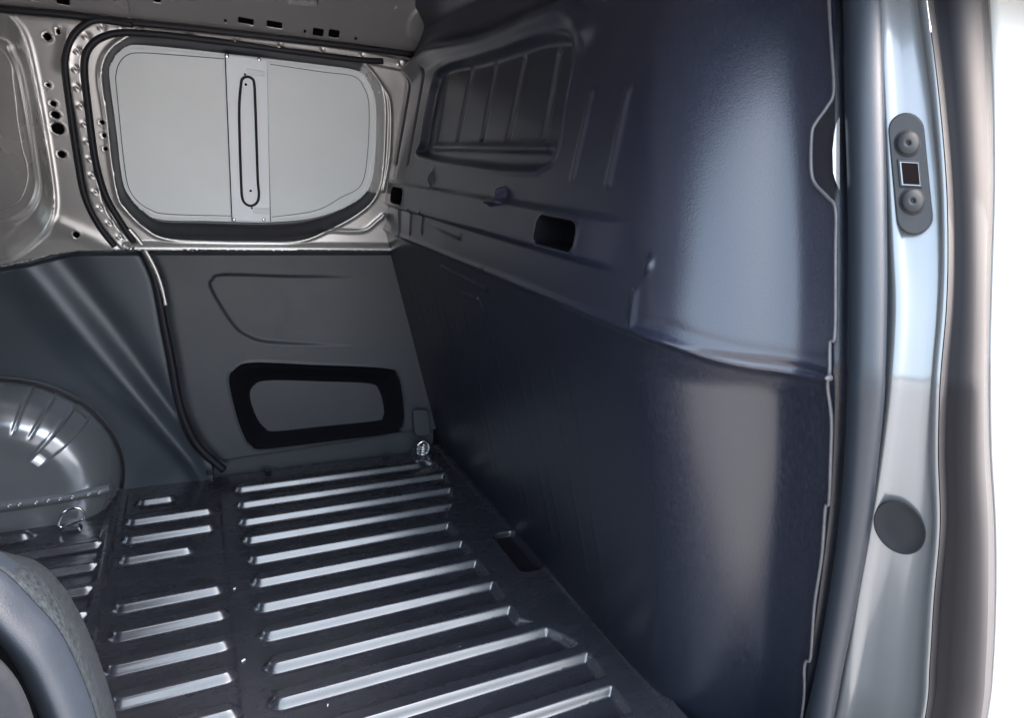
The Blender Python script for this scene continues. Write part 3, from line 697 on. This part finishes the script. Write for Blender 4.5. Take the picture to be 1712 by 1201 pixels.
# ------------------------------------------------------------------ trim and seal at the rear edge of the door opening (bottom left)
def yl(pts, y):
    q = catmull(np.array(pts, float), 8)
    out = []
    for x, yy in q:
        d = ray(x, yy); out.append(EYE+d*(y-EYE[1])/d[1])
    return np.array(out)
ta = yl([(-120,905),(-60,912),(0,928),(55,945),(97,985),(135,1050),(165,1125),(185,1190),(200,1270),(205,1380)], .64)
tb_ = yl([(-120,890),(-60,905),(3,934),(50,958),(92,1000),(128,1060),(156,1135),(176,1200),(188,1270),(192,1380)], .60)
tc_ = yl([(-120,908),(-60,920),(7,956),(56,1004),(98,1052),(130,1113),(151,1166),(162,1201),(176,1270),(182,1380)], .575)
tl = loft('opening_trim', [ta+np.array([-.15,.5,-.3]), ta+np.array([0,.02,-.01]), ta, mid(ta,tb_,.5,(0,-.002,.002)), tb_, mid(tb_,tc_,.5), tc_, tc_+np.array([-.03,.03,-.03])], 'grain', van)
td = yl([(-150,985),(-100,1000),(-50,1030),(-5,1075),(25,1115),(48,1160),(66,1201),(75,1235),(90,1300),(100,1400)], .56)
loft('opening_seal', [mid(tc_,td,-.02,(0,.03,-.01))]+[mid(tc_,td,t)+math.sin(math.pi*t)*np.array([.002,-.018,.0]) for t in np.linspace(.03,1,13)]+[td+np.array([-.01,.04,-.01])], 'seal', van)
te = yl([(-120,1020),(-60,1060),(0,1108),(35,1150),(56,1201),(72,1280),(80,1380)], .50)
loft('quarter_trim', [te+np.array([-.03,.07,-.03]), te+np.array([-.004,.012,-.004]), te, te+np.array([-.006,-.004,-.004]), te+np.array([-.05,-.02,-.03]), te+np.array([-.30,-.03,-.16])], 'matte', van)

ti = np.linspace(0, len(te)-1, len(td)); te2 = np.stack([np.interp(ti, np.arange(len(te)), te[:,k]) for k in range(3)], 1)
loft('trim_gap_filler', [td+np.array([-.006,.030,-.008]), mid(td,te2,.5,(-.03,.07,-.03)), te2+np.array([-.012,.03,-.012])], 'matte', van)

# ------------------------------------------------------------------ the rest of the shell round the load space
ny_ = lambda z: .44
rd_ = box('rear_doors', -2.14, -2.1, .44, 2.13, -.1, .78, 'outer', van)
box('window_head', -2.14, -2.1, .44, 2.13, 1.24, 1.6, 'outer', rd_)
for y0, y1 in ((.44,.58),(1.2,1.32),(1.94,2.13)): box('window_post', -2.14, -2.1, y0, y1, .78, 1.24, 'outer', rd_)
box('outer_side_skin', -2.1, 2.2, 2.14, 2.17, -.2, 1.5, 'outer', van)
rz = [(.60,1.40),(.64,1.46),(.80,1.485),(1.2,1.50),(1.6,1.49),(1.86,1.465),(1.93,1.45)]
loft('roof', [np.array([(x, y, z) for y, z in catmull(rz, 5)]) for x in np.linspace(-2.12, 2.0, 24)], 'paint', van)
loft('roof_skin', [np.array([(x, y, z+.03) for y, z in catmull([(.50,1.30),(.56,1.45),(.8,1.50),(1.2,1.52),(1.6,1.51),(1.95,1.47),(2.17,1.30)], 5)]) for x in np.linspace(-2.14, 2.0, 24)], 'outer', van)
loft('door_header', [np.array([(x, y, z) for y, z in catmull([(.60,1.40),(.56,1.36),(.52,1.35),(.50,1.36),(.50,1.42)], 5)]) for x in np.linspace(-.3, .9, 10)], 'pillar', van)
loft('near_quarter_panel', [np.array([(x, y, z) for y, z in [(.44,-.15),(.42,.3),(.42,.7),(.46,1.0),(.50,1.34)]]) for x in np.linspace(-2.1, -.32, 10)], 'outer', van)
box('door_sill', -.4, .95, .40, .44, -.16, -.012, 'outer', van, .01)
box('cab_wall', 1.9, 1.94, .5, 2.14, -.1, 1.45, 'outer', van)
loft('rail_filler', [np.array([(x, y, z) for y, z in [(2.08,-.03),(2.08,.74),(2.02,1.28),(1.83,1.47)]]) for x in (-2.1,-.79)], 'paint', van)

# ------------------------------------------------------------------ ground and scraps
mesh('ground', [(-300,-300,-.55),(300,-300,-.55),(300,300,-.55),(-300,300,-.55)], np.array([(0,1,2,3)]), 'concrete')
tag(bpy.data.objects['ground'], 'dark grey sunlit ground outside the van', 'ground', kind='structure')
def scrap(px, py, sz, ang, label):
    c = fp(px, py, .0); z = c[2]
    v = []
    for i, (a, b) in enumerate([(-1,-.3),(.1,-.36),(1,-.22),(.9,.3),(.0,.38),(-.9,.24)]):
        x = sz*(a*math.cos(ang)-b*math.sin(ang)); y = sz*(a*math.sin(ang)+b*math.cos(ang))
        v.append((c[0]+x, c[1]+y, -.0012+.0012*(i % 2)))
    o = prism('paper_scrap', [(x,y,z+.0015) for x,y,z in v], v, 'scrap', None); tag(o, label, 'scrap', 'white scraps on the floor')
scrap(407, 1105, .0042, .5, 'tiny white scrap on the floor between the short and the long ribs')
scrap(392, 985, .003, .2, 'tiny white scrap on the floor seam, farther from the camera')
scrap(548, 1180, .003, 1.2, 'tiny white speck between two long floor ribs near the bottom edge')
